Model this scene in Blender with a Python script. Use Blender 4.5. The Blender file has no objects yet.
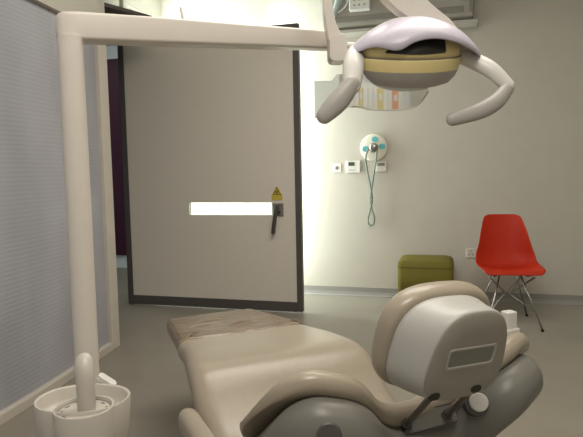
import bpy, bmesh, math, random
from math import sin, cos, pi, radians, sqrt
from mathutils import Vector, Matrix
random.seed(4)
SC = bpy.context.scene
COL = SC.collection

# ------------------------------------------------------------------ helpers
def mat(name, col, rough=.5, metal=0., spec=.5, noise=0., nscale=20., bump=0., coat=0., rvar=0.):
    m = bpy.data.materials.new(name); m.use_nodes = True
    nt = m.node_tree; b = nt.nodes['Principled BSDF']
    b.inputs['Base Color'].default_value = (*col, 1)
    b.inputs['Roughness'].default_value = rough
    b.inputs['Metallic'].default_value = metal
    b.inputs['Specular IOR Level'].default_value = spec
    b.inputs['Coat Weight'].default_value = coat
    b.inputs['Coat Roughness'].default_value = .15
    tc = nt.nodes.new('ShaderNodeTexCoord')
    n = nt.nodes.new('ShaderNodeTexNoise'); n.inputs['Scale'].default_value = nscale
    n.inputs['Detail'].default_value = 4
    nt.links.new(tc.outputs['Object'], n.inputs['Vector'])
    r = nt.nodes.new('ShaderNodeValToRGB')
    k = noise if noise else .02
    r.color_ramp.elements[0].position = .3; r.color_ramp.elements[1].position = .7
    r.color_ramp.elements[0].color = (*[max(0, c*(1-k)) for c in col], 1)
    r.color_ramp.elements[1].color = (*[min(1, c*(1+k)) for c in col], 1)
    nt.links.new(n.outputs['Fac'], r.inputs['Fac'])
    nt.links.new(r.outputs['Color'], b.inputs['Base Color'])
    if bump:
        bp = nt.nodes.new('ShaderNodeBump'); bp.inputs['Strength'].default_value = bump
        bp.inputs['Distance'].default_value = .01
        nt.links.new(n.outputs['Fac'], bp.inputs['Height'])
        nt.links.new(bp.outputs['Normal'], b.inputs['Normal'])
    return m

def link(name, bm, m, parent=None, smooth=False, bevel=0., seg=2, sub=0, loc=None, auto=None):
    bmesh.ops.recalc_face_normals(bm, faces=bm.faces[:])
    if loc is not None:
        bmesh.ops.translate(bm, verts=bm.verts[:], vec=-Vector(loc))
    me = bpy.data.meshes.new(name); bm.to_mesh(me); bm.free()
    if smooth:
        for p in me.polygons: p.use_smooth = True
    if auto is not None:
        me.set_sharp_from_angle(angle=radians(auto))
    o = bpy.data.objects.new(name, me); COL.objects.link(o)
    me.materials.append(m)
    if parent is not None: o.parent = parent
    if bevel:
        md = o.modifiers.new('Bevel', 'BEVEL'); md.width = bevel; md.segments = seg
        md.limit_method = 'ANGLE'; md.angle_limit = radians(40)
        for p in me.polygons: p.use_smooth = True
        me.set_sharp_from_angle(angle=radians(40))
        md.harden_normals = True
    if sub:
        md = o.modifiers.new('Sub', 'SUBSURF'); md.levels = sub; md.render_levels = sub
    return o

def empty(name, loc=(0, 0, 0), rz=0.):
    o = bpy.data.objects.new(name, None); COL.objects.link(o)
    o.location = loc; o.rotation_euler = (0, 0, rz); o.empty_display_size = .1
    return o

def tag(o, label, cat, group=None):
    o['label'] = label; o['category'] = cat
    if group: o['group'] = group
    return o

def struct(o):
    o['kind'] = 'structure'; return o

def BM(): return bmesh.new()

def box(bm, a, b, M=None):
    x0, y0, z0 = a; x1, y1, z1 = b
    vs = [bm.verts.new(p) for p in ((x0,y0,z0),(x1,y0,z0),(x1,y1,z0),(x0,y1,z0),(x0,y0,z1),(x1,y0,z1),(x1,y1,z1),(x0,y1,z1))]
    for f in ((0,3,2,1),(4,5,6,7),(0,1,5,4),(1,2,6,5),(2,3,7,6),(3,0,4,7)):
        bm.faces.new([vs[i] for i in f])
    if M is not None:
        for v in vs: v.co = M @ v.co
    return bm

def loft(bm, rings, cap0=True, cap1=True, closed=True):
    """rings: lists of points with one length; skins them."""
    R = [[bm.verts.new(p) for p in r] for r in rings]
    n = len(R[0])
    for a, b in zip(R, R[1:]):
        for i in range(n if closed else n-1):
            j = (i+1) % n
            bm.faces.new((a[i], a[j], b[j], b[i]))
    for flag, r in ((cap0, R[0]), (cap1, R[-1])):
        if flag:
            c = Vector((0, 0, 0))
            for v in r: c += v.co
            c = bm.verts.new(c/n)
            for i in range(n): bm.faces.new((r[i], r[(i+1) % n], c))
    return bm

def prism(bm, pts, fn0, fn1):
    """polygon pts (2d) extruded between two maps"""
    a = [bm.verts.new(fn0(*p)) for p in pts]; b = [bm.verts.new(fn1(*p)) for p in pts]
    bm.faces.new(a[::-1]); bm.faces.new(b)
    n = len(a)
    for i in range(n):
        j = (i+1) % n
        bm.faces.new((a[i], a[j], b[j], b[i]))
    return bm

def spline(pts, k=8):
    P = [Vector(p) for p in pts]
    P = [P[0]*2-P[1]] + P + [P[-1]*2-P[-2]]
    out = []
    for i in range(1, len(P)-2):
        for s in range(k):
            t = s/k
            a, b, c, d = P[i-1], P[i], P[i+1], P[i+2]
            out.append(.5*((2*b)+(c-a)*t+(2*a-5*b+4*c-d)*t*t+(3*b-a-3*c+d)*t**3))
    out.append(P[-2]); return out

def tube(bm, pts, rad, n=12, flat=1., up=Vector((0, 0, 1)), round_end=False):
    """swept ellipse; rad number or list; flat scales the second axis"""
    P = [Vector(p) for p in pts]
    rings = []
    N = len(P)
    prev = None
    for i, p in enumerate(P):
        t = (P[min(i+1, N-1)] - P[max(i-1, 0)]).normalized()
        u = up - t*up.dot(t)
        if u.length < .05:
            u = prev if prev is not None else Vector((1, 0, 0)); u = u - t*u.dot(t)
        u.normalize(); prev = u
        w = t.cross(u)
        r = rad[i] if isinstance(rad, (list, tuple)) else rad
        rings.append([p + u*(r*cos(2*pi*k/n)*flat) + w*(r*sin(2*pi*k/n)) for k in range(n)])
    if round_end:
        def dome(ring, c, d, r):
            out = []
            for q in (.35, .65, .88, .98):
                s = sqrt(max(0, 1-q*q))
                out.append([c + (v-c)*s + d*(r*q) for v in ring])
            return out
        r0 = rad[0] if isinstance(rad, (list, tuple)) else rad
        r1 = rad[-1] if isinstance(rad, (list, tuple)) else rad
        d0 = (P[0]-P[1]).normalized(); d1 = (P[-1]-P[-2]).normalized()
        rings = dome(rings[0], P[0], d0, r0)[::-1] + rings + dome(rings[-1], P[-1], d1, r1)
    return loft(bm, rings)

def lathe(bm, prof, c=(0, 0, 0), n=32, sx=1., sy=1.):
    rings = [[(c[0]+r*sx*cos(2*pi*k/n), c[1]+r*sy*sin(2*pi*k/n), c[2]+z) for k in range(n)] for r, z in prof]
    return loft(bm, rings)

def rrect(w, h, r, k=5, cx=0, cy=0):
    out = []
    for sx, sy, a0 in ((1, 1, 0), (-1, 1, 90), (-1, -1, 180), (1, -1, 270)):
        for i in range(k+1):
            a = radians(a0+90*i/k)
            out.append((cx+sx*(w/2-r)+r*cos(a), cy+sy*(h/2-r)+r*sin(a)))
    return out

def interp(tab, x):
    if x <= tab[0][0]: return tab[0][1]
    for (a, va), (b, vb) in zip(tab, tab[1:]):
        if x <= b:
            t = (x-a)/(b-a); t = t*t*(3-2*t)
            return va+(vb-va)*t
    return tab[-1][1]

def crom(tab, x):
    """smooth 1-d curve through the table"""
    n = len(tab)
    if x <= tab[0][0]: return tab[0][1]
    if x >= tab[-1][0]: return tab[-1][1]
    for i in range(n-1):
        if x <= tab[i+1][0]:
            x0, y0 = tab[i]; x1, y1 = tab[i+1]; h = x1-x0
            def sl(j):
                a = max(0, j-1); b = min(n-1, j+1)
                return (tab[b][1]-tab[a][1])/(tab[b][0]-tab[a][0])
            t = (x-x0)/h; m0 = sl(i)*h; m1 = sl(i+1)*h
            return (2*t**3-3*t*t+1)*y0+(t**3-2*t*t+t)*m0+(-2*t**3+3*t*t)*y1+(t**3-t*t)*m1

# ------------------------------------------------------------------ materials
M_wall = mat('wall_paint', (.52, .485, .42), .6, noise=.02, nscale=6, bump=.03)
M_wall_d = mat('side_wall_paint', (.50, .46, .40), .6, noise=.02)
M_ceil = mat('ceiling_paint', (.70, .68, .63), .8)
M_door = mat('door_laminate', (.70, .645, .57), .5, noise=.015)
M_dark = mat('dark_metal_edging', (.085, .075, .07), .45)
M_black = mat('black', (.012, .011, .010), .35)
M_steel = mat('brushed_steel', (.33, .31, .29), .35, metal=.8)
M_lever = mat('dull_bronze_steel', (.10, .085, .075), .4, metal=.5)
M_frame = mat('beige_frame_paint', (.60, .55, .48), .45)
M_purple = mat('purple_paint', (.050, .006, .024), .5)
M_pale = mat('pale_wall_paint', (.75, .78, .80), .6)
M_enamel = mat('cream_white_enamel', (.72, .665, .60), .32, noise=.015)
M_spit = mat('spittoon_enamel', (.56, .52, .46), .35)
M_white = mat('white_plastic', (.72, .70, .66), .35)
M_grey = mat('warm_grey_plastic', (.44, .42, .39), .4)
M_shell = mat('light_grey_shell_plastic', (.19, .182, .16), .36, spec=.35)
M_shellw = mat('headrest_shell_plastic', (.47, .46, .43), .38)
M_shellg = mat('headrest_back_plastic', (.34, .32, .275), .45)
M_vinyl = mat('beige_vinyl_upholstery', (.375, .320, .247), .30, spec=.5, noise=.03, nscale=40)
M_green = mat('olive_green_felt', (.145, .122, .024), .9, noise=.06, nscale=90, bump=.15, spec=.2)
M_red = mat('orange_red_plastic', (.47, .026, .007), .55, noise=.02, spec=.25)
M_chrome = mat('chrome_wire', (.36, .34, .32), .3, metal=1.)
M_rod = mat('satin_grey_rod', (.26, .24, .21), .3, metal=.8)
M_cream = mat('cream_yellow_plastic', (.82, .68, .33), .4)
M_lilac = mat('lilac_white_plastic', (.57, .535, .62), .35, noise=.06, nscale=14)
M_teal = mat('teal_plastic', (.10, .42, .45), .45)
M_cord = mat('grey_green_cord', (.20, .25, .20), .6)
M_yellow = mat('yellow_sign', (.55, .43, .06), .5)
M_lcd = mat('dark_lcd', (.06, .075, .05), .25)
M_acgrey = mat('grey_casing', (.36, .335, .29), .45)
M_acdark = mat('dark_grey_casing', (.22, .20, .17), .5)

def floor_mat():
    m = mat('grey_vinyl_floor', (.265, .238, .195), .45, noise=.06, nscale=3, spec=.45)
    return m
M_floor = floor_mat()
M_cove = mat('coved_vinyl_skirting', (.27, .255, .235), .5)

def ribbed_mat():
    m = bpy.data.materials.new('lavender_ribbed_polycarbonate'); m.use_nodes = True
    nt = m.node_tree; b = nt.nodes['Principled BSDF']; N = nt.nodes.new; L = nt.links.new
    tc = N('ShaderNodeTexCoord')
    w = N('ShaderNodeTexWave'); w.bands_direction = 'Z'; w.wave_type = 'BANDS'
    w.inputs['Scale'].default_value = 13; w.inputs['Distortion'].default_value = 0
    L(tc.outputs['Object'], w.inputs['Vector'])
    mp = N('ShaderNodeMapping'); mp.inputs['Scale'].default_value = (1.1, 1.1, .55)
    L(tc.outputs['Object'], mp.inputs['Vector'])
    n = N('ShaderNodeTexNoise'); n.inputs['Scale'].default_value = 1.6; n.inputs['Detail'].default_value = 2
    L(mp.outputs['Vector'], n.inputs['Vector'])
    r = N('ShaderNodeValToRGB')
    r.color_ramp.elements[0].position = .35; r.color_ramp.elements[0].color = (.355, .355, .39, 1)
    r.color_ramp.elements[1].position = .68; r.color_ramp.elements[1].color = (.50, .50, .55, 1)
    L(n.outputs['Fac'], r.inputs['Fac'])
    mx = N('ShaderNodeMix'); mx.data_type = 'RGBA'; mx.blend_type = 'MULTIPLY'
    mx.inputs[0].default_value = .16
    r2 = N('ShaderNodeValToRGB')
    r2.color_ramp.elements[0].color = (.62, .62, .64, 1); r2.color_ramp.elements[1].color = (1, 1, 1, 1)
    L(w.outputs['Fac'], r2.inputs['Fac'])
    L(r.outputs['Color'], mx.inputs[6]); L(r2.outputs['Color'], mx.inputs[7])
    L(mx.outputs[2], b.inputs['Base Color'])
    b.inputs['Roughness'].default_value = .28
    bp = N('ShaderNodeBump'); bp.inputs['Strength'].default_value = .09; bp.inputs['Distance'].default_value = .004
    L(w.outputs['Fac'], bp.inputs['Height']); L(bp.outputs['Normal'], b.inputs['Normal'])
    return m
M_rib = ribbed_mat()

def wrap_mat():
    """brown tinted clear plastic film over vinyl: creased and shiny"""
    m = mat('brown_plastic_film', (.235, .178, .125), .14, noise=.10, nscale=7, spec=.6)
    nt = m.node_tree; b = nt.nodes['Principled BSDF']; N = nt.nodes.new; L = nt.links.new
    tc = N('ShaderNodeTexCoord'); mp = N('ShaderNodeMapping')
    mp.inputs['Scale'].default_value = (3, 16, 6); mp.inputs['Rotation'].default_value = (0, 0, .12)
    L(tc.outputs['Object'], mp.inputs['Vector'])
    n = N('ShaderNodeTexNoise'); n.inputs['Scale'].default_value = 2.2; n.inputs['Detail'].default_value = 3
    n.inputs['Distortion'].default_value = 1.0
    L(mp.outputs['Vector'], n.inputs['Vector'])
    bp = N('ShaderNodeBump'); bp.inputs['Strength'].default_value = .5; bp.inputs['Distance'].default_value = .02
    L(n.outputs['Fac'], bp.inputs['Height']); L(bp.outputs['Normal'], b.inputs['Normal'])
    return m
M_wrap = wrap_mat()

def clear_mat(name, gloss, tint=(1, 1, 1), rough=.02):
    m = bpy.data.materials.new(name); m.use_nodes = True
    nt = m.node_tree; nt.nodes.clear(); N = nt.nodes.new; L = nt.links.new
    o = N('ShaderNodeOutputMaterial'); t = N('ShaderNodeBsdfTransparent'); g = N('ShaderNodeBsdfGlossy')
    t.inputs['Color'].default_value = (*tint, 1); g.inputs['Roughness'].default_value = rough
    mx = N('ShaderNodeMixShader'); mx.inputs[0].default_value = gloss
    L(t.outputs[0], mx.inputs[1]); L(g.outputs[0], mx.inputs[2]); L(mx.outputs[0], o.inputs['Surface'])
    return m
M_glass = clear_mat('clear_glass', .08, (.96, 1, .98))
M_shield = clear_mat('clear_coated_shield', .72, (.93, .96, .93), .03)

# ------------------------------------------------------------------ room shell
YW = 5.44
fl = struct(link('floor', box(BM(), (-6.2, -2.2, -.1), (2.6, 8.2, 0)), M_floor))
struct(link('ceiling', box(BM(), (-6.2, -2.2, 3.02), (2.6, 8.2, 3.12)), M_ceil))
struct(link('wall_back', box(BM(), (-2.93, YW, 0), (2.6, YW+.12, 3.02)), M_wall))
struct(link('wall_right', box(BM(), (2.5, -2.1, 0), (2.6, YW, 3.02)), M_wall))
struct(link('wall_rear', box(BM(), (-2.2, -1.9, 0), (2.5, -1.8, 3.02)), M_pale))
bb = BM()
prof = [(0, 0), (0, .085), (-.006, .085), (-.008, .04), (-.016, .014), (-.035, .004), (-.035, 0)]
prism(bb, prof, lambda a, b: (-2.86, YW+a, b), lambda a, b: (2.5, YW+a, b))
struct(link('baseboard_back', bb, M_cove))
bb = BM()
prism(bb, prof, lambda a, b: (2.5+a, -1.8, b), lambda a, b: (2.5+a, YW-.03, b))
struct(link('baseboard_right', bb, M_cove))

# the left side: curved partition of ribbed panels in a beige frame, then the doorway
path = spline([(-1.98, -1.8), (-2.06, .4), (-2.12, 1.7), (-2.17, 2.6), (-2.27, 3.42)], 8)
path = [(p[0], p[1]) for p in [Vector((q[0], q[1], 0)) for q in [Vector((*a, 0)) for a in [(v[0], v[1]) for v in path]]]]
def strip(x_off0, x_off1, z0, z1, pts=None):
    bm = BM()
    rings = []
    for (x, y) in (pts or path):
        rings.append([(x+x_off0, y, z0), (x+x_off1, y, z0), (x+x_off1, y, z1), (x+x_off0, y, z1)])
    return loft(bm, rings)
wl = struct(link('wall_left', strip(-.10, 0, 2.20, 3.02), M_frame))
link('ribbed_panel', strip(-.07, -.035, .05, 2.21), M_rib, wl)
link('bottom_rail', strip(-.10, 0, 0, .055), M_frame, wl, bevel=.004)
link('corner_post', box(BM(), (-2.385, 3.42, 0), (-2.275, 3.52, 3.02)), M_frame, wl, bevel=.006)

# bulkhead over the doorway, dark on its underside
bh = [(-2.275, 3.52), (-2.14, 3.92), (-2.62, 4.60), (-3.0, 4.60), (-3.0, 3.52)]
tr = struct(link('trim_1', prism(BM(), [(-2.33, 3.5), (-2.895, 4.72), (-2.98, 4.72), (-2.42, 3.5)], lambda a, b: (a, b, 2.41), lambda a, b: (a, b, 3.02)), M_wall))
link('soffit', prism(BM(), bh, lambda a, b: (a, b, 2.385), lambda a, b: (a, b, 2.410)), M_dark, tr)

# left wall between the door hinge and the back corner (with a window that lights the corner)
wl2 = BM()
WX0, WX1 = -2.93, -2.86
box(wl2, (WX0, 4.72, 0), (WX1, 4.80, 3.02))
box(wl2, (WX0, 4.80, 0), (WX1, 5.36, .30))
box(wl2, (WX0, 4.80, 2.80), (WX1, 5.36, 3.02))
box(wl2, (WX0, 5.36, 0), (WX1, YW, 3.02))
struct(link('wall_far_left', wl2, M_wall))
w1 = struct(empty('window_1', (-2.895, 5.08, .30)))
wf = BM()
for a, b in (((-2.92, 4.80, .30), (-2.87, 4.83, 2.80)), ((-2.92, 5.33, .30), (-2.87, 5.36, 2.80)),
             ((-2.92, 4.83, .30), (-2.87, 5.33, .33)), ((-2.92, 4.83, 2.77), (-2.87, 5.33, 2.80))):
    box(wf, a, b)
link('window_frame', wf, M_frame, w1, loc=w1.location)
link('window_pane', box(BM(), (-2.90, 4.83, .33), (-2.894, 5.33, 2.77)), M_glass, w1, loc=w1.location)

# corridor beyond the doorway
struct(link('wall_corridor_end', box(BM(), (-6.1, 6.5, 0), (-2.93, 6.6, 3.02)), M_pale))
cw = bpy.data.objects['wall_corridor_end']
link('purple_panel', box(BM(), (-6.0, 6.47, .17), (-2.95, 6.5, 2.68)), M_purple, cw)
struct(link('wall_corridor_side', box(BM(), (-6.2, 2.0, 0), (-6.1, 6.6, 3.02)), M_pale))
struct(link('wall_corridor_near', box(BM(), (-6.1, 2.0, 0), (-2.26, 2.1, 3.02)), M_pale))
struct(link('wall_corridor_return', box(BM(), (-2.93, YW+.12, 0), (-2.83, 6.6, 3.02)), M_pale))

# ------------------------------------------------------------------ the open door
d1 = struct(empty('door_1', (-2.90, 4.66, 0)))
DL, DR, DT = -2.895, -1.205, 2.45
Y0, Y1 = 4.66, 4.705
lf = BM()
sx0, sx1, sz0, sz1 = -2.245, -1.465, .855, .965
for a, b in (((DL+.05, Y0, .10), (sx0, Y1, DT-.05)), ((sx1, Y0, .10), (DR-.05, Y1, DT-.05)),
             ((sx0, Y0, .10), (sx1, Y1, sz0)), ((sx0, Y0, sz1), (sx1, Y1, DT-.05))):
    box(lf, a, b)
bmesh.ops.remove_doubles(lf, verts=lf.verts[:], dist=1e-5)
link('door_leaf', lf, M_door, d1, loc=d1.location)
link('vision_panel', box(BM(), (sx0, Y0+.018, sz0), (sx1, Y0+.026, sz1)), M_glass, d1, loc=d1.location)
ed = BM()
box(ed, (DR-.05, Y0-.006, .015), (DR, Y1+.004, DT)); box(ed, (DL+.05, Y0-.006, DT-.05), (DR-.05, Y1+.004, DT))
link('door_edge', ed, M_dark, d1, loc=d1.location, bevel=.002)
link('hinge_stile', box(BM(), (DL, Y0-.004, .015), (DL+.05, Y1+.004, DT)), M_dark, d1, loc=d1.location)
link('kick_rail', box(BM(), (DL+.05, Y0-.010, .015), (DR-.05, Y1+.008, .10)), M_dark, d1, loc=d1.location, bevel=.002)
hp = link('lock_plate', box(BM(), (-1.462, Y0-.012, .848), (-1.36, Y0+.001, .958)), M_steel, d1, loc=d1.location, bevel=.004)
lv = BM()
tube(lv, [(-1.418, Y0-.010, .925), (-1.418, Y0-.05, .925)], .013, 12)
tube(lv, spline([(-1.414, Y0-.05, .935), (-1.424, Y0-.052, .85), (-1.436, Y0-.050, .77), (-1.445, Y0-.045, .715)], 5), [.014]+[.017]*14+[.020], 10, round_end=True)
link('door_handle', lv, M_lever, hp, smooth=True, loc=d1.location)
ct = BM(); tube(ct, [(-1.395, Y0-.012, .88), (-1.395, Y0-.020, .88)], .012, 12)
link('lock_cylinder', ct, M_lever, hp, loc=d1.location)
# door jamb
dj = BM()
box(dj, (-2.935, 4.712, 0), (-2.87, 4.722, 2.45))
struct(link('trim_2', dj, M_dark))

# warning sign on the door
ws = tag(empty('warning_sign', (-1.417, Y0, .985)), 'yellow triangular warning sign above the dark lever handle of the door', 'sign')
sg = BM()
cxs = -1.417
prism(sg, [(cxs-.048, .985), (cxs+.048, .985), (cxs+.048, 1.035), (cxs+.040, 1.035), (cxs+.006, 1.100), (cxs-.006, 1.100), (cxs-.040, 1.035), (cxs-.048, 1.035)],
      lambda a, b: (a, Y0-.004, b), lambda a, b: (a, Y0+.001, b))
link('sign_plate', sg, M_yellow, ws, loc=ws.location)
def tri_ring(r0, r1, c):
    bm = BM()
    P0 = [(c[0]+r0*cos(radians(90+120*k)), c[1]+r0*sin(radians(90+120*k))) for k in range(3)]
    P1 = [(c[0]+r1*cos(radians(90+120*k)), c[1]+r1*sin(radians(90+120*k))) for k in range(3)]
    a = [bm.verts.new((x, Y0-.0055, z)) for x, z in P0]; b = [bm.verts.new((x, Y0-.0055, z)) for x, z in P1]
    for i in range(3):
        j = (i+1) % 3; bm.faces.new((a[i], a[j], b[j], b[i]))
    return bm
tc_ = (cxs, 1.054)
link('triangle_border', tri_ring(.043, .035, tc_), M_black, ws, loc=ws.location)
tf = BM()
def fan(c, r0, r1, a0, a1, k=6):
    o = [tf.verts.new((c[0]+r1*cos(radians(a0+(a1-a0)*i/k)), Y0-.0058, c[1]+r1*sin(radians(a0+(a1-a0)*i/k)))) for i in range(k+1)]
    n = [tf.verts.new((c[0]+r0*cos(radians(a0+(a1-a0)*i/k)), Y0-.0058, c[1]+r0*sin(radians(a0+(a1-a0)*i/k)))) for i in range(k+1)]
    for i in range(k): tf.faces.new((n[i], n[i+1], o[i+1], o[i]))
for a in (60, 180, 300): fan(tc_, .004, .016, a-30+0, a+30)
fan(tc_, .0001, .003, 0, 360, 10)
link('trefoil_symbol', tf, M_black, ws, loc=ws.location)

# ------------------------------------------------------------------ wall fittings
def plate(name, x, z, w, h, d, m=M_white, y=YW):
    bm = BM(); box(bm, (x-w/2, y-d, z-h/2), (x+w/2, y, z+h/2)); return bm
sk = tag(empty('light_switch', (-1.041, YW, 1.21)), 'white wall switch plate left of the thermostat', 'switch')
link('switch_plate', plate('', -1.041, 1.25, .085, .085, .009), M_white, sk, loc=sk.location, bevel=.003)
sr = BM(); box(sr, (-1.055, YW-.014, 1.235), (-1.027, YW-.009, 1.265)); link('rocker', sr, M_shell, sk, loc=sk.location, bevel=.002)
th = tag(empty('thermostat', (-.885, YW, 1.21)), 'white wall thermostat with a small dark screen', 'thermostat')
link('thermostat_body', plate('', -.880, 1.26, .135, .115, .022), M_white, th, loc=th.location, bevel=.005)
link('mounting_plate', box(BM(), (-.94, YW-.004, 1.205), (-.82, YW, 1.315)), M_grey, th, loc=th.location)
link('display', box(BM(), (-.925, YW-.0235, 1.268), (-.865, YW-.021, 1.304)), M_lcd, th, loc=th.location)
tb = BM()
for k in range(3): box(tb, (-.922+.022*k, YW-.0245, 1.222), (-.908+.022*k, YW-.021, 1.234))
link('buttons', tb, M_grey, th, loc=th.location)
cp = tag(empty('control_panel', (-.615, YW, 1.21)), 'small white wall control with grey window under the round holder', 'control')
link('control_body', plate('', -.615, 1.253, .095, .095, .018), M_white, cp, loc=cp.location, bevel=.004)
link('mounting_plate', box(BM(), (-.65, YW-.004, 1.21), (-.58, YW, 1.296)), M_grey, cp, loc=cp.location)
link('control_display', box(BM(), (-.650, YW-.0195, 1.262), (-.580, YW-.017, 1.292)), M_acdark, cp, loc=cp.location)
so = tag(empty('wall_socket', (.214, YW, .40)), 'white wall socket low on the wall beside the red chair', 'socket')
link('socket_plate', plate('', .205, .444, .088, .088, .009), M_frame, so, loc=so.location, bevel=.003)
sd = BM()
for dx, dz in ((0, .018), (-.016, -.012), (.016, -.012)): box(sd, (.205+dx-.004, YW-.0100, .444+dz-.007), (.205+dx+.004, YW-.0085, .444+dz+.007))
link('socket_holes', sd, M_dark, so, loc=so.location)

# round holder with teal pads and looped cord
rh = tag(empty('wall_holder', (-.680, YW, 1.42)), 'round cream wall holder with teal patches and a steel knob', 'holder')
c0 = (-.680, YW, 1.435)
Rx = Matrix.Translation(Vector(c0)) @ Matrix.Rotation(pi/2, 4, 'X')
dk = lathe(BM(), [(.131, 0), (.131, .012), (.126, .022), (.112, .028), (.06, .031), (.02, .031)], n=40); dk.transform(Rx)
link('round_plate', dk, mat('cream_plastic', (.70, .66, .55), .4), rh, smooth=True, loc=rh.location, auto=50)
for a in (90, 180, 0):
    pd = BM()
    rr = .078
    for s in (-1, 1):
        q = [(rr*cos(radians(a)) + .030*cos(2*pi*k/16) + s*.010*sin(radians(a)), rr*sin(radians(a)) + .027*sin(2*pi*k/16) + s*.010*cos(radians(a))) for k in range(16)]
    prism(pd, q, lambda u, v: (c0[0]+u, YW-.034, c0[2]+v), lambda u, v: (c0[0]+u, YW-.026, c0[2]+v))
    link('teal_patch', pd, M_teal, rh, loc=rh.location)
kn = lathe(BM(), [(.040, .028), (.044, .036), (.042, .046), (.030, .052), (.030, .062), (.034, .066), (.034, .078), (.026, .084), (.01, .085)], n=28); kn.transform(Rx)
link('steel_knob', kn, M_chrome, rh, smooth=True, loc=rh.location, auto=40)
cl = BM()
for s in (-1, 1):
    tube(cl, spline([(-.690+s*.040, YW-.060, 1.428), (-.705+s*.050, YW-.055, 1.33), (-.708+s*.030, YW-.045, 1.20), (-.706+s*.009, YW-.04, 1.08),
                     (-.706-s*.009, YW-.04, .95), (-.708+s*.006, YW-.04, .86), (-.708+s*.028, YW-.04, .78), (-.709+s*.026, YW-.04, .72), (-.709, YW-.04, .695)], 6), .0085, 8)
tag(link('looped_cord', cl, M_cord, smooth=True), 'grey green looped cord hanging from the round wall holder', 'cord')

# grey air-conditioner at the ceiling and a perforated white box beside it
ac = tag(empty('air_conditioner', (-.44, YW, 2.50)), 'long grey wall unit high on the wall behind the lamp', 'wall unit')
az = [(YW, 2.50), (YW-.15, 2.50), (YW-.20, 2.535), (YW-.215, 2.62), (YW-.20, 2.80), (YW-.16, 2.84), (YW, 2.84)]
link('casing', prism(BM(), az, lambda a, b: (-1.10, a, b), lambda a, b: (.20, a, b)), M_acgrey, ac, loc=ac.location, bevel=.01)
link('bottom_ledge', box(BM(), (-1.12, YW-.20, 2.475), (.24, YW, 2.503)), mat('ledge_grey', (.45, .42, .37), .45), ac, loc=ac.location, bevel=.004)
link('end_cap', box(BM(), (.16, YW-.222, 2.56), (.205, YW, 2.845)), M_acdark, ac, loc=ac.location, bevel=.008)
link('vent_louvre', box(BM(), (-1.04, YW-.222, 2.565), (.12, YW-.195, 2.615)), M_acdark, ac, loc=ac.location, bevel=.004)
pb = tag(empty('perforated_box', (-.78, YW-.215, 2.66)), 'white perforated box on the front of the grey wall unit', 'box')
link('box_body', box(BM(), (-.86, YW-.29, 2.645), (-.675, YW-.213, 2.90)), M_white, pb, loc=pb.location, bevel=.008)
for i in range(3):
    for j in range(5):
        x = -.83+.045*i+.01; z = 2.68+.045*j
        link('perforation', box(BM(), (x, YW-.2925, z), (x+.014, YW-.289, z+.014)), M_acdark, pb, loc=pb.location)
gb = tag(empty('clear_flask', (-.99, YW-.215, 2.62)), 'pale translucent flask shaped holder left of the perforated box', 'holder')
g_ = BM(); tube(g_, [(-1.0, YW-.25, 2.64), (-.95, YW-.25, 2.78), (-.93, YW-.25, 2.86)], [.028, .036, .036], 12, round_end=True)
link('flask_body', g_, mat('pale_cyan_plastic', (.42, .50, .48), .3), gb, smooth=True, loc=gb.location)
g_ = BM(); tube(g_, spline([(-.97, YW-.25, 2.645), (-.915, YW-.25, 2.68), (-.88, YW-.25, 2.74), (-.875, YW-.25, 2.88)], 5), .008, 8)
link('wire_bracket', g_, M_white, gb, smooth=True, loc=gb.location)

# ------------------------------------------------------------------ green pouf
pf = tag(empty('pouf', (-.19, 5.20, 0)), 'olive green felt cube pouf against the back wall', 'pouf')
rings = []
W, D, Hh, r = .47, .40, .432, .035
for z, ins in ((.012, .012), (.03, .0), (.20, -.004), (.40, -.002), (Hh-r, 0), (Hh-r*.6, .006), (Hh-r*.25, .018), (Hh-.002, r+.006)):
    rings.append([(a, b, z) for a, b in rrect(W-2*ins, D-2*ins, .04)])
rings.append([(a*.6, b*.6, Hh+.004) for a, b in rrect(W-2*r, D-2*r, .04)])
link('pouf_cushion', loft(BM(), rings), M_green, pf, smooth=True)
for sx in (-1, 1):
    for sy in (-1, 1):
        link('foot_pad', tube(BM(), [(sx*.19, sy*.15, 0), (sx*.19, sy*.15, .014)], .018, 10), M_black, pf)
sp = BM()
q = [(a, b, Hh-.062) for a, b in rrect(W+.007, D+.007, .043)]
tube(sp, [Vector(v) for v in q]+[Vector(q[0])], .004, 6)
link('seam_piping', sp, M_green, pf, smooth=True)

# ------------------------------------------------------------------ red shell chair
rc = tag(empty('shell_chair', (.455, 4.70, 0), radians(7)), 'orange red moulded plastic chair on crossed wire legs by the back wall', 'chair')
# local: x right, -y front.  centre profile (y, z) from front lip to top of back
cpz = spline([(-.235, .425, 0), (-.205, .447, 0), (-.10, .435, 0), (.02, .420, 0), (.11, .432, 0), (.165, .50, 0), (.195, .60, 0), (.225, .72, 0), (.252, .81, 0), (.262, .845, 0)], 5)
sh = BM()
grid = []
nv = len(cpz); nu = 17
for i, p in enumerate(cpz):
    t = i/(nv-1)
    hw = crom([(0, .195), (.07, .222), (.25, .238), (.42, .236), (.55, .226), (.7, .195), (.85, .160), (.95, .135), (1, .105)], t)
    lift = crom([(0, .0), (.15, .02), (.35, .055), (.5, .06), (.62, .03), (.8, .008), (1, 0)], t)
    fwd = crom([(0, 0), (.3, 0), (.5, .05), (.65, .075), (.8, .05), (1, .015)], t)
    row = []
    for j in range(nu):
        u = -1+2*j/(nu-1)
        row.append(sh.verts.new((u*hw, p[0]-fwd*abs(u)**2.6, p[1]+lift*abs(u)**2.6)))
    grid.append(row)
for a, b in zip(grid, grid[1:]):
    for j in range(nu-1): sh.faces.new((a[j], a[j+1], b[j+1], b[j]))
so_ = link('seat_shell', sh, M_red, rc, smooth=True)
md = so_.modifiers.new('Solid', 'SOLIDIFY'); md.thickness = .008; md.offset = 0
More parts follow.
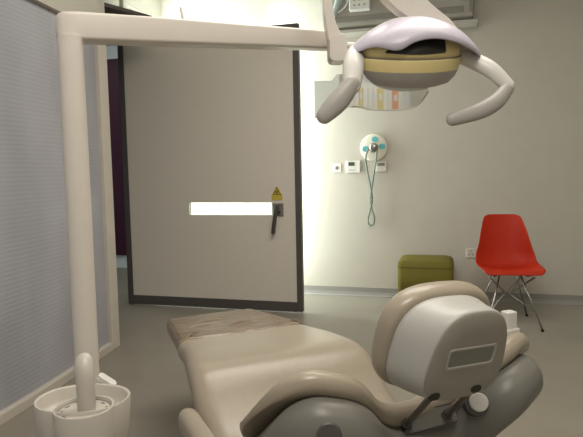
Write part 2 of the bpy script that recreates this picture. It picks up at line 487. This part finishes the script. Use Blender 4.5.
md = so_.modifiers.new('Sub', 'SUBSURF'); md.levels = 1; md.render_levels = 1
for sx in (-1, 1):
    for sy, fy, ty in ((-1, -.225, -.13), (1, .225, .09)):
        lg = BM(); tube(lg, [(sx*.075, ty*.55, .408), (sx*.135, (fy+ty)/2*.95, .22), (sx*.205, fy, .012)], .0065, 8)
        lo = link('leg', lg, M_chrome, rc, smooth=True)
        ft = BM(); tube(ft, [(sx*.205, fy, 0), (sx*.205, fy, .016)], .012, 10)
        link('foot', ft, M_black, lo)
br = BM()
for sx in (-1, 1):
    tube(br, [(sx*.165, -.155, .395), (sx*.02, 0, .235), (sx*.172, .18, .13)], .0045, 6)
    tube(br, [(sx*.165, .135, .395), (sx*.02, 0, .235), (sx*.172, -.19, .13)], .0045, 6)
    tube(br, [(sx*.15, -.13, .40), (sx*.15, .13, .405)], .0055, 6)
for sy in (-1, 1):
    tube(br, [(-.165, sy*.135, .395), (0, sy*.03, .235), (.165, sy*.135, .395)], .0045, 6)
link('wire_brace', br, M_chrome, rc, smooth=True)
for sx in (-1, 1):
    for sy in (-.12, .09):
        link('shock_mount', tube(BM(), [(sx*.12, sy, .398), (sx*.12, sy, .425)], .014, 10), M_black, rc)

# ------------------------------------------------------------------ dental chair
CH = tag(empty('dental_chair', (-.60, 2.00, 0), radians(40)), 'beige dental chair with grey back shell and plastic covered foot end', 'dental chair')

def station_ring(hw, top, th, r, v, dip=0., n=6, crown=0.0, cx=.008):
    """rounded rectangle cross-section in the (u, w) plane at v"""
    pts = rrect(2*hw, th, min(r, th/2-.001, hw-.001), n)
    out = []
    for a, b in pts:
        out.append((cx+a, v, top-th/2+b+(crown*(1-(a/hw)**2) if b > 0 else 0)))
    return out

topw = [(-.60, .43), (-.45, .405), (-.34, .405), (-.25, .430), (-.17, .478), (-.11, .525), (-.06, .556), (-.01, .568), (.06, .567), (.20, .555), (.42, .530), (.75, .505), (.95, .488)]
halfw = [(-.56, .30), (-.35, .345), (-.12, .358), (0, .350), (.12, .335), (.30, .312), (.46, .302)]
rings = []
vs = [-.54+.02*i for i in range(50)]
for v in vs:
    hw = crom(halfw, v)
    rings.append(station_ring(hw, crom(topw, v), crom([(-.5, .14), (0, .13), (.15, .11), (.4, .095)], v), crom([(-.5, .062), (0, .058), (.2, .042)], v), v, cx=crom([(-.4, -.01), (0, -.01), (.3, .005)], v)))
e = rings[-1]; v0 = vs[-1]
for q, dv in ((.985, .008), (.95, .014)):
    cx = .02; cz = crom(topw, v0)-.05
    rings.append([(cx+(a-cx)*q, v0+dv, cz+(c-cz)*(q-.06)) for a, _, c in e])
link('seat_cushion', loft(BM(), rings), M_vinyl, CH, smooth=True, sub=1)
# foot end under its brown plastic film, with an uneven hem
rings = []
random.seed(8)
fv = [.425+.0265*i for i in range(21)]
for i, v in enumerate(fv):
    t = (v-.425)/.53
    hw = .306-.062*t
    
    ring = station_ring(hw, crom(topw, v)+.006, .085, .034, v, n=5)
    rings.append([(a+random.uniform(-.002, .002), b+(.03*(1-t)*0), c+random.uniform(-.0018, .0018)) for a, b, c in ring])
v0 = fv[-1]; e = rings[-1]
for q, dv in ((.985, .008), (.95, .013), (.85, .016)):
    cx = .02; cz = crom(topw, v0)-.035
    rings.append([(cx+(a-cx)*q, v0+dv, cz+(c-cz)*q) for a, _, c in e])
link('foot_cover', loft(BM(), rings), M_wrap, CH, smooth=True, sub=1)
# tucks of film at the hem
for (u0, v0_, u1, v1_, h) in ((-.262, .44, -.205, .50, .004), (-.235, .50, -.17, .55, .004), (-.20, .66, -.06, .67, .0035), (-.14, .75, .02, .76, .003), (-.02, .60, .12, .64, .003), (.285, .43, .27, .53, .004)):
    fo = BM()
    pts = spline([(u0, v0_, crom(topw, v0_)+.003), ((u0+u1)/2, (v0_+v1_)/2+.01, crom(topw, (v0_+v1_)/2)+.003+h), (u1, v1_, crom(topw, v1_)+.003)], 5)
    tube(fo, pts, [.002]+[.005]*(len(pts)-2)+[.002], 8)
    link('film_crease', fo, M_wrap, bpy.data.objects['foot_cover'], smooth=True)
# underside pan of seat and leg rest
rings = []
for v in [-.42+.04*i for i in range(33)]:
    hw = crom([(-.45, .20), (-.1, .26), (.3, .22), (.6, .19), (.9, .15)], v)
    rings.append(station_ring(hw, crom(topw, v)-.10, .06, .025, v, n=4))
link('under_pan', loft(BM(), rings), M_shell, CH, smooth=True)
# floor base and lift column
bs = BM()
rings = [[(a+.02, b+.02, z) for a, b in rrect(.46-2*i, .95-2*i, .18, 7)] for z, i in ((0, 0), (.05, 0), (.075, .012), (.09, .05))]
loft(bs, rings)
link('floor_base', bs, M_shell, CH, smooth=True, auto=40)
lc = BM()
rings = [[(a+.02, b-.05*(z-.09)/.3, z) for a, b in rrect(.26-.06*(z-.09), .44-.2*(z-.09), .06, 5)] for z in (.085, .2, .3, .40)]
loft(lc, rings); link('lift_column', lc, M_shell, CH, smooth=True, auto=50)

# backrest: (u across, s up the recline, n towards the sitter)
RC = radians(38)
HB = Vector((.045, -.46, .36))
dS = Vector((0, -cos(RC), sin(RC))); dN = Vector((0, sin(RC), cos(RC)))
def back(u, s, n): return HB + Vector((u, 0, 0)) + dS*s + dN*n
BHW = .42
KB = .385/BHW
def s_top(u):
    a = abs(u)*KB
    return crom([(0, .415), (.06, .418), (.11, .44), (.16, .50), (.21, .535), (.27, .538), (.31, .525), (.345, .49), (.37, .44), (.385, .36)], a)
def s_bot(u):
    return crom([(0, -.02), (.2, -.01), (.3, .04), (.345, .11), (.37, .18), (.385, .25)], abs(u)*KB)
def n_off(u):
    return crom([(0, .0), (.08, .005), (.16, .045), (.24, .075), (.30, .095), (.36, .095), (.385, .085)], abs(u)*KB)
def slab(bm, hw, n0, n1, ds_top, ds_bot, r, bulge=0., nu=41, sc=1.):
    rings = []
    for j in range(nu):
        u = -hw+2*hw*j/(nu-1)
        x = u/hw
        k = sqrt(max(0, 1-abs(x)**6))
        k = max(k, .25)
        ub = u*BHW/hw
        st = s_top(ub)+ds_top; sb = s_bot(ub)+ds_bot
        th = (n1-n0)*k
        mid = (n0+n1)/2
        ring = []
        L_ = st-sb
        for a, b in rrect(max(L_, .05), th, min(r, th*.49), 6):
            s = (st+sb)/2+a
            f = (a/max(L_, .05)+.5)
            bb_ = bulge*sin(pi*max(0, min(1, f)))*(1-x*x)
            ring.append(back(u, s, mid+b+n_off(ub)-(bb_ if b < 0 else 0)))
        rings.append(ring)
    return loft(bm, rings)
bk = link('backrest', slab(BM(), .42, -.008, .054, 0, 0, .045), M_vinyl, CH, smooth=True, sub=1)
bs_ = link('backrest_shell', slab(BM(), .414, -.13, .008, -.004, -.03, .07, bulge=.03), M_shell, CH, smooth=True, sub=1)

# panel for the headrest rods and the release button on the rear of the shell
PN = Vector((-.15, -.65, .74)).normalized()          # the small panel lies in its own tilted plane
PC = [Vector(p) for p in ((.0291, -.7594, .6134), (.1548, -.7759, .6244), (.1331, -.8092, .5908), (-.0197, -.7884, .5781))]
PC = [p+PN*.012 for p in PC]
rp = BM()
a_ = [rp.verts.new(p) for p in PC]; b_ = [rp.verts.new(p-PN*.06) for p in PC]
rp.faces.new(a_); rp.faces.new(b_[::-1])
for i in range(4):
    j = (i+1) % 4; rp.faces.new((a_[i], b_[i], b_[j], a_[j]))
rpo = link('rod_panel', rp, M_shell, CH, bevel=.003)
for i, j in ((0, 1), (3, 2)):
    link('panel_seam', tube(BM(), [PC[i].lerp(PC[j], .02), PC[i].lerp(PC[j], .98)], .0018, 6), M_dark, rpo)
def disc_at(c, ax, h0, h1, r):
    ax = Vector(ax).normalized(); X = ax.orthogonal().normalized(); Y = ax.cross(X); c = Vector(c)
    return loft(BM(), [[c+ax*h+(X*cos(2*pi*k/28)+Y*sin(2*pi*k/28))*r*q for k in range(28)] for h, q in ((h0, 1), (h1-.003, 1), (h1, .88))])
BA = (-.45, -.72, .45)
bt = link('button_recess', disc_at((.186, -.820, .632), BA, -.03, .026, .0295), M_dark, CH, smooth=True, auto=40)
link('release_button', disc_at((.190, -.822, .637), BA, -.02, .034, .0235), M_white, bt, smooth=True, auto=40)

link('pivot_cap', disc_at((-.268, -.868, .672), (-.4, -.91, .12), -.02, .004, .028), M_dark, bpy.data.objects['backrest_shell'], smooth=True, auto=40)

# headrest, tipped further upright and turned a little
HR = Matrix.Translation(Vector((.0, -.895, .852))) @ Matrix.Rotation(radians(17), 4, 'X') @ Matrix.Rotation(radians(2), 4, 'Y')
# local: x across, z up the pad, -y rear
def hr(a, b, y): return HR @ Vector((a, y, b))
def egg(w, h, cx=0., cz=0., top=1., n=48, e=2.9):
    out = []
    for k in range(n):
        t = 2*pi*k/n
        c, s = cos(t), sin(t)
        a = w/2*abs(c)**(2/e)*(1 if c >= 0 else -1); b = h/2*abs(s)**(2/e)*(1 if s >= 0 else -1)
        a *= 1-(1-top)*(b/h+.5)
        out.append((cx+a, cz+b))
    return out
def stack(levels):
    return loft(BM(), [[hr(a, b, y) for a, b in egg(w, h, cx, cz, tp)] for (w, h, cx, cz, tp, y) in levels])
link('headrest', stack([(.27, .222, .008, 0, .97, -.004), (.296, .246, .008, 0, .97, -.002), (.310, .260, .008, 0, .97, .010), (.314, .264, .008, 0, .97, .028), (.308, .258, .008, 0, .97, .046), (.28, .232, .008, 0, .97, .060), (.20, .16, .008, 0, .97, .064), (.10, .08, .008, 0, .97, .058)]), M_vinyl, CH, smooth=True, sub=1)
hs = link('headrest_shell', stack([(.20, .18, 0, 0, .9, .004), (.274, .232, 0, 0, .9, .002), (.282, .238, 0, 0, .9, -.008), (.272, .230, .001, .004, .86, -.035), (.258, .228, .003, .012, .80, -.065), (.242, .224, .005, .020, .76, -.095), (.236, .218, .005, .020, .76, -.0985), (.22, .20, .005, .020, .76, -.0985)]), M_shellw, CH, smooth=True, sub=1)
link('back_panel', stack([(.222, .204, .005, .020, .76, -.096), (.232, .214, .005, .020, .76, -.1005), (.226, .208, .005, .020, .76, -.1025), (.12, .12, .005, .020, .76, -.1025)]), M_shellg, hs, smooth=True, auto=50)
gs = BM()
GX, GZ = .008, .022
loft(gs, [[hr(a+GX, b+GZ, y) for a, b in rrect(w, h, .007, 3)] for w, h, y in ((.132, .050, -.1015), (.132, .050, -.1050), (.124, .042, -.1050), (.120, .038, -.1030))], cap0=False, cap1=False)
link('grip_rim', gs, M_grey, hs, smooth=True, auto=30)
gp = BM(); loft(gp, [[hr(a+GX, b+GZ, y) for a, b in rrect(.122, .040, .004, 3)] for y in (-.1020, -.1032)])
link('grip_recess', gp, mat('grip_grey', (.22, .22, .19), .35), hs)
for a in (-.066, .050):
    sl = BM(); loft(sl, [[hr(a+x, -.068+z, y) for x, z in rrect(.028, .018, .008, 4)] for y in (-.09, -.104)])
    link('rod_slot', sl, M_black, hs)
for a, p1 in ((-.066, Vector((.0006, -.7745, .5962))+PN*.012), (.050, Vector((.1132, -.792, .6038))+PN*.012)):
    rd = BM()
    p0 = hr(a, -.066, -.096)
    tube(rd, [p0, p0.lerp(p1, .5), p1], .0085, 14)
    ro = link('headrest_rod', rd, M_rod, CH, smooth=True, auto=50)
    cb = BM(); d = (p1-p0).normalized(); tube(cb, [p1-d*.008, p1+d*.014], .0135, 14)
    link('rod_collar', cb, M_dark, ro, smooth=True, auto=40)

# left armrest pad and its bracket, white side bracket by the right shoulder, lever, tubes under the shell
ap = BM()
rings = []
for i in range(13):
    t = i/12; v = -.13-.42*t
    k = min(1, sqrt(max(0, 1-(1-min(t/.14, 1))**2))*.85+.15) * (1 if t < .9 else .9)
    rings.append([(-.412+a*k, v, .455+b*k) for a, b in rrect(.066, .085, .030, 4)])
link('armrest', loft(ap, rings), M_vinyl, CH, smooth=True, sub=1)
sc_ = BM(); box(sc_, (.352, -.765, .755), (.388, -.735, .842)); box(sc_, (.346, -.770, .755), (.394, -.730, .795))
link('side_clip', sc_, M_white, CH, bevel=.005)
ab = BM(); tube(ab, [(-.40, -.40, .45), (-.36, -.42, .40), (-.22, -.38, .385)], .022, 10)
link('armrest_bracket', ab, M_shell, CH, smooth=True)

for u in (.392, .415):
    link('support_rod', tube(BM(), [(u, -.655, 0), (u, -.655, .30), (u-.01, -.655, .58)], .0055, 10), M_rod, CH, smooth=True)

# ------------------------------------------------------------------ spittoon unit
TB = Vector((-.888, 1.196, 0)); ZR = .685
cu = tag(empty('spittoon_unit', TB), 'white spittoon unit with round bowl and upright spout beside the chair', 'spittoon')
ang = radians(12)
RM = Matrix.Rotation(ang, 4, 'Z')
def el(rx, ry, z, cx=0., cy=0., n=44, e=2.15):
    out = []
    for k in range(n):
        t = 2*pi*k/n; c, s = cos(t), sin(t)
        out.append(RM @ Vector((cx+rx*abs(c)**(2/e)*(1 if c >= 0 else -1), cy+ry*abs(s)**(2/e)*(1 if s >= 0 else -1), z)))
    return out
rings = [el(.085, .06, .48), el(.105, .082, .53), el(.112, .090, .60), el(.1175, .0945, ZR-.004), el(.116, .093, ZR), el(.1115, .0885, ZR), el(.109, .086, ZR-.004),
         el(.106, .083, ZR-.03), el(.098, .075, ZR-.042), el(.05, .04, ZR-.043)]
link('tray', loft(BM(), rings), M_spit, cu, smooth=True, auto=60)
BC = (.028, -.058)
def ci(r, z): return [RM @ Vector((BC[0]+r*cos(2*pi*k/40), BC[1]+r*sin(2*pi*k/40), z)) for k in range(40)]
rings = [ci(.040, .47), ci(.060, .50), ci(.0685, .56), ci(.0715, ZR-.004), ci(.0700, ZR+.001), ci(.0655, ZR+.001), ci(.064, ZR-.003), ci(.063, ZR-.007), ci(.03, ZR-.009)]
bo = link('bowl', loft(BM(), rings), M_spit, cu, smooth=True, auto=60)
ds = BM()
for k in range(10):
    a = 2*pi*k/10+.3
    if 1.0 < (a % (2*pi)) < 1.9: pass
    M4 = RM @ Matrix.Translation(Vector((BC[0], BC[1], ZR-.0080))) @ Matrix.Rotation(a, 4, 'Z')
    box(ds, (.049, -.007, 0), (.054, .007, .0014), M4)
link('drain_slits', ds, M_acdark, bo)
dr = BM()
loft(dr, [ci(.0615, ZR-.0085), ci(.0615, ZR-.0060), ci(.0595, ZR-.0060), ci(.0595, ZR-.0085)], False, False)
link('drain_ring', dr, M_acdark, bo)
sp_ = BM()
S0 = RM @ Vector((BC[0]+.004, BC[1]+.006, 0))
pts = [(S0.x, S0.y, ZR-.016), (S0.x, S0.y, .72), (S0.x-.002, S0.y+.002, .755), (S0.x-.007, S0.y+.006, .775), (S0.x-.012, S0.y+.014, .788)]
rr_ = [.0225, .0230, .0240, .0245, .0235]
tube(sp_, pts, rr_, 16, flat=.85, up=Vector((0, 1, 0)), round_end=True)
link('spout', sp_, M_spit, cu, smooth=True)
pdl = BM()
M4 = Matrix.Translation(Vector((-.900+.872, 1.345-1.200, .672))) @ Matrix.Rotation(radians(15), 4, 'Z') @ Matrix.Rotation(radians(35), 4, 'Y')
loft(pdl, [[M4 @ Vector((b, a, z)) for a, b in rrect(.030, .055, .012, 4)] for z in (-.006, .006)])
tube(pdl, [(-.06, .115, .650), (-.04, .06, .62)], .007, 8)
link('paddle', pdl, M_white, cu, smooth=True, auto=40)
co = BM()
loft(co, [el(.085, .065, .0), el(.085, .065, .04), el(.060, .045, .07), el(.055, .042, .30), el(.062, .048, .44), el(.082, .058, .485)])
link('pedestal', co, M_spit, cu, smooth=True, auto=40)
tp_ = BM(); tube(tp_, [RM @ Vector((.095, -.015, .56)), RM @ Vector((.093, -.02, .40)), RM @ Vector((.085, -.02, .20)), RM @ Vector((.05, -.02, .10))], .006, 8)
link('drain_tube', tp_, M_rod, cu, smooth=True)

# ------------------------------------------------------------------ dental light on its post
PX, PY = -1.037, 1.424
LT = tag(empty('dental_light', (PX, PY, 0)), 'white overhead dental light on a post with a long horizontal arm', 'lamp')
LO = Vector(LT.location)
pb_ = BM(); tube(pb_, [(PX, PY, .0), (PX, PY, .9), (PX, PY, 1.635)], .0345, 28)
link('post', pb_, M_enamel, LT, smooth=True, auto=50, loc=LO)
pf_ = lathe(BM(), [(.10, 0), (.10, .012), (.06, .03), (.043, .05)], (PX, PY, 0)); link('post_base', pf_, M_enamel, LT, smooth=True, auto=40, loc=LO)
A0 = Vector((-1.072, 1.420, 1.664)); A1 = Vector((-.405, 2.030, 1.700))
bm_ = BM()
dA = (A1-A0).normalized(); sA = dA.cross(Vector((0, 0, 1))).normalized()
rings = []
def brect(c, w, h, r): return [c+sA*a+Vector((0, 0, b)) for a, b in rrect(w, h, r, 4)]
Ln = (A1-A0).length
for t, w, h in ((-.006, .03, .05), (0, .055, .068), (.012, .072, .076), (.05, .082, .078), (.3, .080, .075), (Ln-.01, .060, .062), (Ln, .05, .054)):
    rings.append(brect(A0+dA*t, w, h, .009))
bo_ = link('boom', loft(bm_, rings), M_enamel, LT, smooth=True, auto=50, loc=LO)
pn = BM(); Pn = A0.lerp(A1, .405)+Vector((0, 0, .033)); tube(pn, [Pn, Pn+Vector((-.002, 0, .025)), Pn+Vector((-.006, 0, .048))], .005, 8)
link('boom_pin', pn, M_enamel, bo_, smooth=True, loc=LO)

# lamp head frame: x to the right, y away, z up, origin mid-head
LC = Vector((-.125, 2.03, 1.612)); LR = radians(17.5)
LM = Matrix.Translation(LC) @ Matrix.Rotation(LR, 4, 'Z')
U = .00345           # one drawing unit of the head in metres
def lp(x, y, z): return LM @ Vector((x*U, y*U, z*U))

# yoke: curved plate rising from the boom end over the head and down the right side
yk = BM()
outer = spline([(-72, 3, 0), (-82, 15, 0), (-86.6, 41, 0), (-88.5, 60, 0), (-86, 90, 0), (-60, 114, 0), (-22, 104, 0), (10.7, 60, 0), (37, 37.4, 0), (47, 24, 0), (56, 9, 0)], 5)
inner = spline([(-66, 7, 0), (-67, 18.5, 0), (-76, 37, 0), (-79, 60, 0), (-78, 80, 0), (-64, 96, 0), (-48, 86, 0), (-29, 60, 0), (-4, 40, 0), (22, 30, 0), (47, 8, 0)], 5)
yk = BM()
rf = []
for o_, i_ in zip(outer, inner):
    rf.append([lp(o_.x, -9, o_.y), lp(o_.x, 9, o_.y), lp(i_.x, 9, i_.y), lp(i_.x, -9, i_.y)])
loft(yk, rf)
link('yoke', yk, M_enamel, LT, bevel=.004, loc=LO)
kn_ = BM()
loft(kn_, [[lp(-74+a, y, 11+b) for a, b in rrect(17, 24, 5, 4)] for y in (-13, -11, 11, 13)])
link('boom_joint', kn_, M_enamel, LT, smooth=True, auto=40, loc=LO)
pv = BM(); tube(pv, [lp(-76, -2, 16), lp(-48, -2, 15)], .010, 10); link('pivot_pin', pv, M_white, LT, smooth=True, loc=LO)
pv = BM(); tube(pv, [lp(40, -4, 7), lp(58, -6, 6)], .014, 12, round_end=True); link('pivot_pin', pv, M_white, LT, smooth=True, loc=LO)

# head body: an ellipsoid bowl: grey below, cream band, cream upper dome
TLT = Matrix.Rotation(radians(17), 4, 'X')
def hp_(x, y, z): return LM @ (Vector((-4*U, 0, 6*U)) + TLT @ Vector((x*1.04*U, y*U, z*.95*U)))
def hring(rx, ry, z, n=48): return [hp_(rx*cos(2*pi*k/n), ry*sin(2*pi*k/n), z) for k in range(n)]
lower = link('lamp_head', loft(BM(), [hring(20, 18, -31), hring(32, 29, -30), hring(41, 38, -26.5), hring(46.5, 42, -20), hring(49, 45, -12.5), hring(47, 43, -12)]), M_grey, LT, smooth=True, auto=50, loc=LO)
link('cream_band', loft(BM(), [hring(46, 42, -13), hring(49.0, 45, -12.5), hring(50.5, 46.5, -5), hring(50.5, 46.5, -1), hring(49.0, 45, 0), hring(47, 43, 0)]), M_cream, lower, smooth=True, auto=50, loc=LO)
link('seam_gasket', loft(BM(), [hring(47, 43, -.6), hring(49.8, 45.8, -.5), hring(50, 46, .9), hring(47, 43, 1.0)]), M_acdark, lower, smooth=True, auto=50, loc=LO)
link('upper_dome', loft(BM(), [hring(46, 42, .6), hring(49.5, 45.5, 1), hring(48.5, 44, 9), hring(45, 40, 16), hring(39, 34, 22), hring(28, 24, 27), hring(11, 9, 29)]), M_cream, lower, smooth=True, loc=LO)
# dark window on the front of the dome
dw = BM()
NX = 14
def dome_pt(x, z, off):
    # point on the front of the upper dome
    tab = [(.6, 46, 42), (1, 49.5, 45.5), (9, 48.5, 44), (16, 45, 40), (22, 39, 34), (27, 28, 24)]
    for (z0, rx0, ry0), (z1, rx1, ry1) in zip(tab, tab[1:]):
        if z <= z1:
            t = max(0, (z-z0)/(z1-z0)); rx = rx0+(rx1-rx0)*t; ry = ry0+(ry1-ry0)*t; break
    q = max(0, 1-(x/rx)**2)
    return hp_(x, -ry*sqrt(q)-off, z)
rows = []
for i in range(NX):
    t = i/(NX-1); x = -28+54*t
    z0 = 6.0-1.0*sin(pi*t); z1 = 7.5+min(t*2.6, 1)**.8*11.5+.8*sin(pi*t)
    rows.append([dw.verts.new(dome_pt(x, z0+(z1-z0)*j/5, .9)) for j in range(6)])
for a, b in zip(rows, rows[1:]):
    for j in range(5): dw.faces.new((a[j], a[j+1], b[j+1], b[j]))
link('dark_window', dw, M_black, lower, smooth=True, loc=LO)
# lilac cover: a vaulted visor over the dome with a white rim
cv = BM()
def cover(x, ph, off=0.):
    """x across, ph 0 = front edge .. 1 = rear edge"""
    t = (x-1)/68.
    hgt = 35*max(0, (1-abs(t)**2.1))+1.5
    dep = 47*max(.0, (1-abs(t)**2.8))+4
    zb = 6.0 if x < 0 else 6.0-2.5*(x/68)
    fr = crom([(-68, 5), (-56, 8), (-44, 8), (-30, -3), (-22, -4), (-10, 6), (8, 12), (28, 11), (45, 6), (70, 0)], x)
    a = radians(fr)+(pi*.92-radians(fr))*ph
    return lp(x, -(dep+off)*cos(a), zb+(hgt+off)*sin(a)-3)
NXc, NP = 41, 15
rows = []
for i in range(NXc):
    x = -67+136*i/(NXc-1)
    rows.append([cv.verts.new(cover(x, j/(NP-1))) for j in range(NP)])
for a, b in zip(rows, rows[1:]):
    for j in range(NP-1): cv.faces.new((a[j], a[j+1], b[j+1], b[j]))
co_ = link('head_cover', cv, M_lilac, lower, smooth=True, loc=LO)
md = co_.modifiers.new('Solid', 'SOLIDIFY'); md.thickness = .006; md.offset = 1
rm = BM()
ridge = [cover(-66+134*i/40, .47, 1.0) for i in range(41)]
tube(rm, ridge, [.003]+[.0055]*39+[.004], 10, flat=.8, up=Vector((0, 1, 0)), round_end=True)
link('cover_rim', rm, M_white, co_, smooth=True, loc=LO)

# two bent handles
def blade(bm, pts, w, th, upv):
    P = spline(pts, 6); n = len(P)
    rad = []
    for i in range(n):
        t = i/(n-1); rad.append(w*(.8+.2*sin(pi*t)))
    tube(bm, P, rad, 14, flat=th, up=upv, round_end=True); return bm
def handle(p1, p2, r1, r2):
    h = link('handle', blade(BM(), [lp(*p) for p in p1], r1*U, .75, LM.to_3x3() @ Vector((0, 1, 0))), M_white, LT, smooth=True, loc=LO)
    g = link('handle_grip', blade(BM(), [lp(*p) for p in p2], r2*U, .75, LM.to_3x3() @ Vector((0, 1, 0))), M_grey, h, smooth=True, loc=LO)
    return h
handle([(-56, -6, 8), (-61, -24, -6), (-65, -38, -29)], [(-66, -40, -28), (-78, -40, -43), (-91, -40, -56)], 10.4, 10.0)
handle([(46, -4, 4), (60, -10, -3), (74, -18, -13), (88, -24, -29)], [(87, -25, -32), (74, -30, -45), (56, -33, -54), (31, -35, -61)], 8.2, 8.2)
bpy.data.objects['handle']['label'] = 'white bent left handle with grey lower grip'
bpy.data.objects['handle.001']['label'] = 'white bent right handle with grey lower grip'

# clear splash shield under the head: a thin coated sheet
sd_ = BM()
def shp(x, z):
    return LM @ Vector((x*U, (-12+.0004*(x+40)**2)*U, z*U))
NXs = 21
rows = []
for i in range(NXs):
    t = i/(NXs-1); x = -98+112*t
    zt = -14 if t > .15 else -20
    zb = crom([(-98, -56), (-90, -54), (-60, -45.5), (-40, -49), (-10, -48.5), (5, -44), (14, -32)], x)
    rows.append([sd_.verts.new(shp(x, zt+(zb-zt)*j/6)) for j in range(7)])
for a, b in zip(rows, rows[1:]):
    for j in range(6): sd_.faces.new((a[j], a[j+1], b[j+1], b[j]))
ss = link('splash_shield', sd_, M_shield, LT, smooth=True, loc=LO)
er = BM(); 
tube(er, [shp(-62+(76)*i/20, crom([(-98, -56), (-90, -54), (-60, -45.5), (-40, -49), (-10, -48.5), (5, -44), (14, -32)], -62+76*i/20)) for i in range(21)], .0022, 6)
link('shield_edge', er, mat('pale_edge', (.7, .68, .6), .3), ss, smooth=True, loc=LO)

# ------------------------------------------------------------------ shelf on the rear wall, mirrored in the shield
YR = -1.8
shf = tag(empty('wall_shelf', (1.75, YR, 1.72)), 'pale shelf of ring binders mirrored in the clear shield under the lamp', 'shelf')
link('shelf_board', box(BM(), (1.0, YR, 1.72), (2.46, YR+.30, 1.745)), M_white, shf, loc=shf.location, bevel=.003)
for x in (1.15, 2.30):
    link('shelf_bracket', prism(BM(), [(YR, 1.48), (YR, 1.72), (YR+.24, 1.72)], lambda a, b: (x-.012, a, b), lambda a, b: (x+.012, a, b)), M_grey, shf, loc=shf.location)
M_bw = mat('white_binder', (.80, .78, .72), .5); M_by = mat('yellow_binder', (.72, .56, .10), .5); M_bo = mat('orange_binder', (.80, .22, .04), .5)
def binder(x, w, m, label, grp=None):
    r = tag(empty('ring_binder', (x, YR+.15, 1.745)), label, 'binder', grp)
    link('cover_boards', box(BM(), (-w/2, -.13, 0), (w/2, .13, .31)), m, r, bevel=.012)
    link('spine_label', box(BM(), (-w*.3, .1295, .19), (w*.3, .1315, .25)), M_pale, r)
    rg = BM(); tube(rg, [(0, .129, .06), (0, .133, .06)], .012, 14); link('finger_ring', rg, M_steel, r)
wl_ = 'white ring binder in the row mirrored in the clear shield'
for k, (w, m, lab, g) in enumerate(((.085, M_bw, wl_, 1), (.085, M_bw, wl_, 1), (.085, M_bw, wl_, 1), (.06, M_by, 'thin yellow ring binder mirrored at the left of the clear shield', 0),
        (.085, M_bw, wl_, 1), (.085, M_bw, wl_, 1), (.085, M_bw, wl_, 1), (.09, M_by, 'thick yellow ring binder mirrored at the middle of the clear shield', 0),
        (.085, M_bw, wl_, 1), (.085, M_bw, wl_, 1), (.11, M_bo, 'orange ring binder mirrored at the right of the clear shield', 0), (.085, M_bw, wl_, 1))):
    if k == 0: xb = 1.06
    binder(xb+w/2, w, m, lab, 'white ring binders on the rear shelf' if g else None); xb += w+.006

# ------------------------------------------------------------------ lights and world
def area(name, loc, direction, sx, sy, power, col):
    l = bpy.data.lights.new(name, 'AREA'); l.shape = 'RECTANGLE'; l.size = sx; l.size_y = sy; l.energy = power; l.color = col
    o = bpy.data.objects.new(name, l); COL.objects.link(o); o.location = loc
    o.rotation_euler = Vector(direction).to_track_quat('-Z', 'Y').to_euler()
    return o
area('window_daylight', (-2.85, 5.08, 1.6), (1, .12, 0), .48, 2.4, 46, (.88, 1, .97))
area('door_side_fill', (-1.66, 5.24, 1.45), (1, .45, 0), .12, 2.6, 15, (.88, 1, .97))  # added fill without a fixture, brightens the back wall beside the door
area('behind_door_fill', (-2.2, 4.86, 1.5), (0, 1, .1), 1.2, 2.6, 26, (.88, 1, .97))  # invented source, whitens the wall seen through the door slot
area('ceiling_light', (-.2, 2.5, 2.98), (0, 0, -1), 1.6, 1.4, 46, (1, .945, .85))
area('overhead_fill', (-.2, .35, 2.98), (-.08, .25, -1), 1.2, 1.0, 52, (1, .945, .85))  # extra fill added overhead to lift the door and boom fronts
area('shelf_fill', (1.6, -.7, 2.98), (.05, -.7, -1), .8, .5, 16, (1, .95, .86))  # added only to brighten the shelf and wall mirrored in the shield
area('corridor_light', (-4.3, 4.9, 2.98), (0, 0, -1), 1., 1., 15, (.9, .97, 1))
w = bpy.data.worlds.new('World'); SC.world = w; w.use_nodes = True
w.node_tree.nodes['Background'].inputs['Color'].default_value = (.8, .85, .9, 1)
w.node_tree.nodes['Background'].inputs['Strength'].default_value = .3

# ------------------------------------------------------------------ camera
cam = bpy.data.cameras.new('Camera'); cam.sensor_width = 36; cam.lens = 36*567/583; cam.clip_start = .05
co = bpy.data.objects.new('Camera', cam); COL.objects.link(co)
co.matrix_world = Matrix.Translation(Vector((0, 0, 1.25))) @ Matrix.Rotation(radians(15.5), 4, 'Z') @ Matrix.Rotation(radians(85), 4, 'X') @ Matrix.Rotation(radians(-1.1), 4, 'Z')
SC.camera = co
SC.view_settings.view_transform = 'Standard'
SC.view_settings.look = 'None'
SC.view_settings.exposure = .1
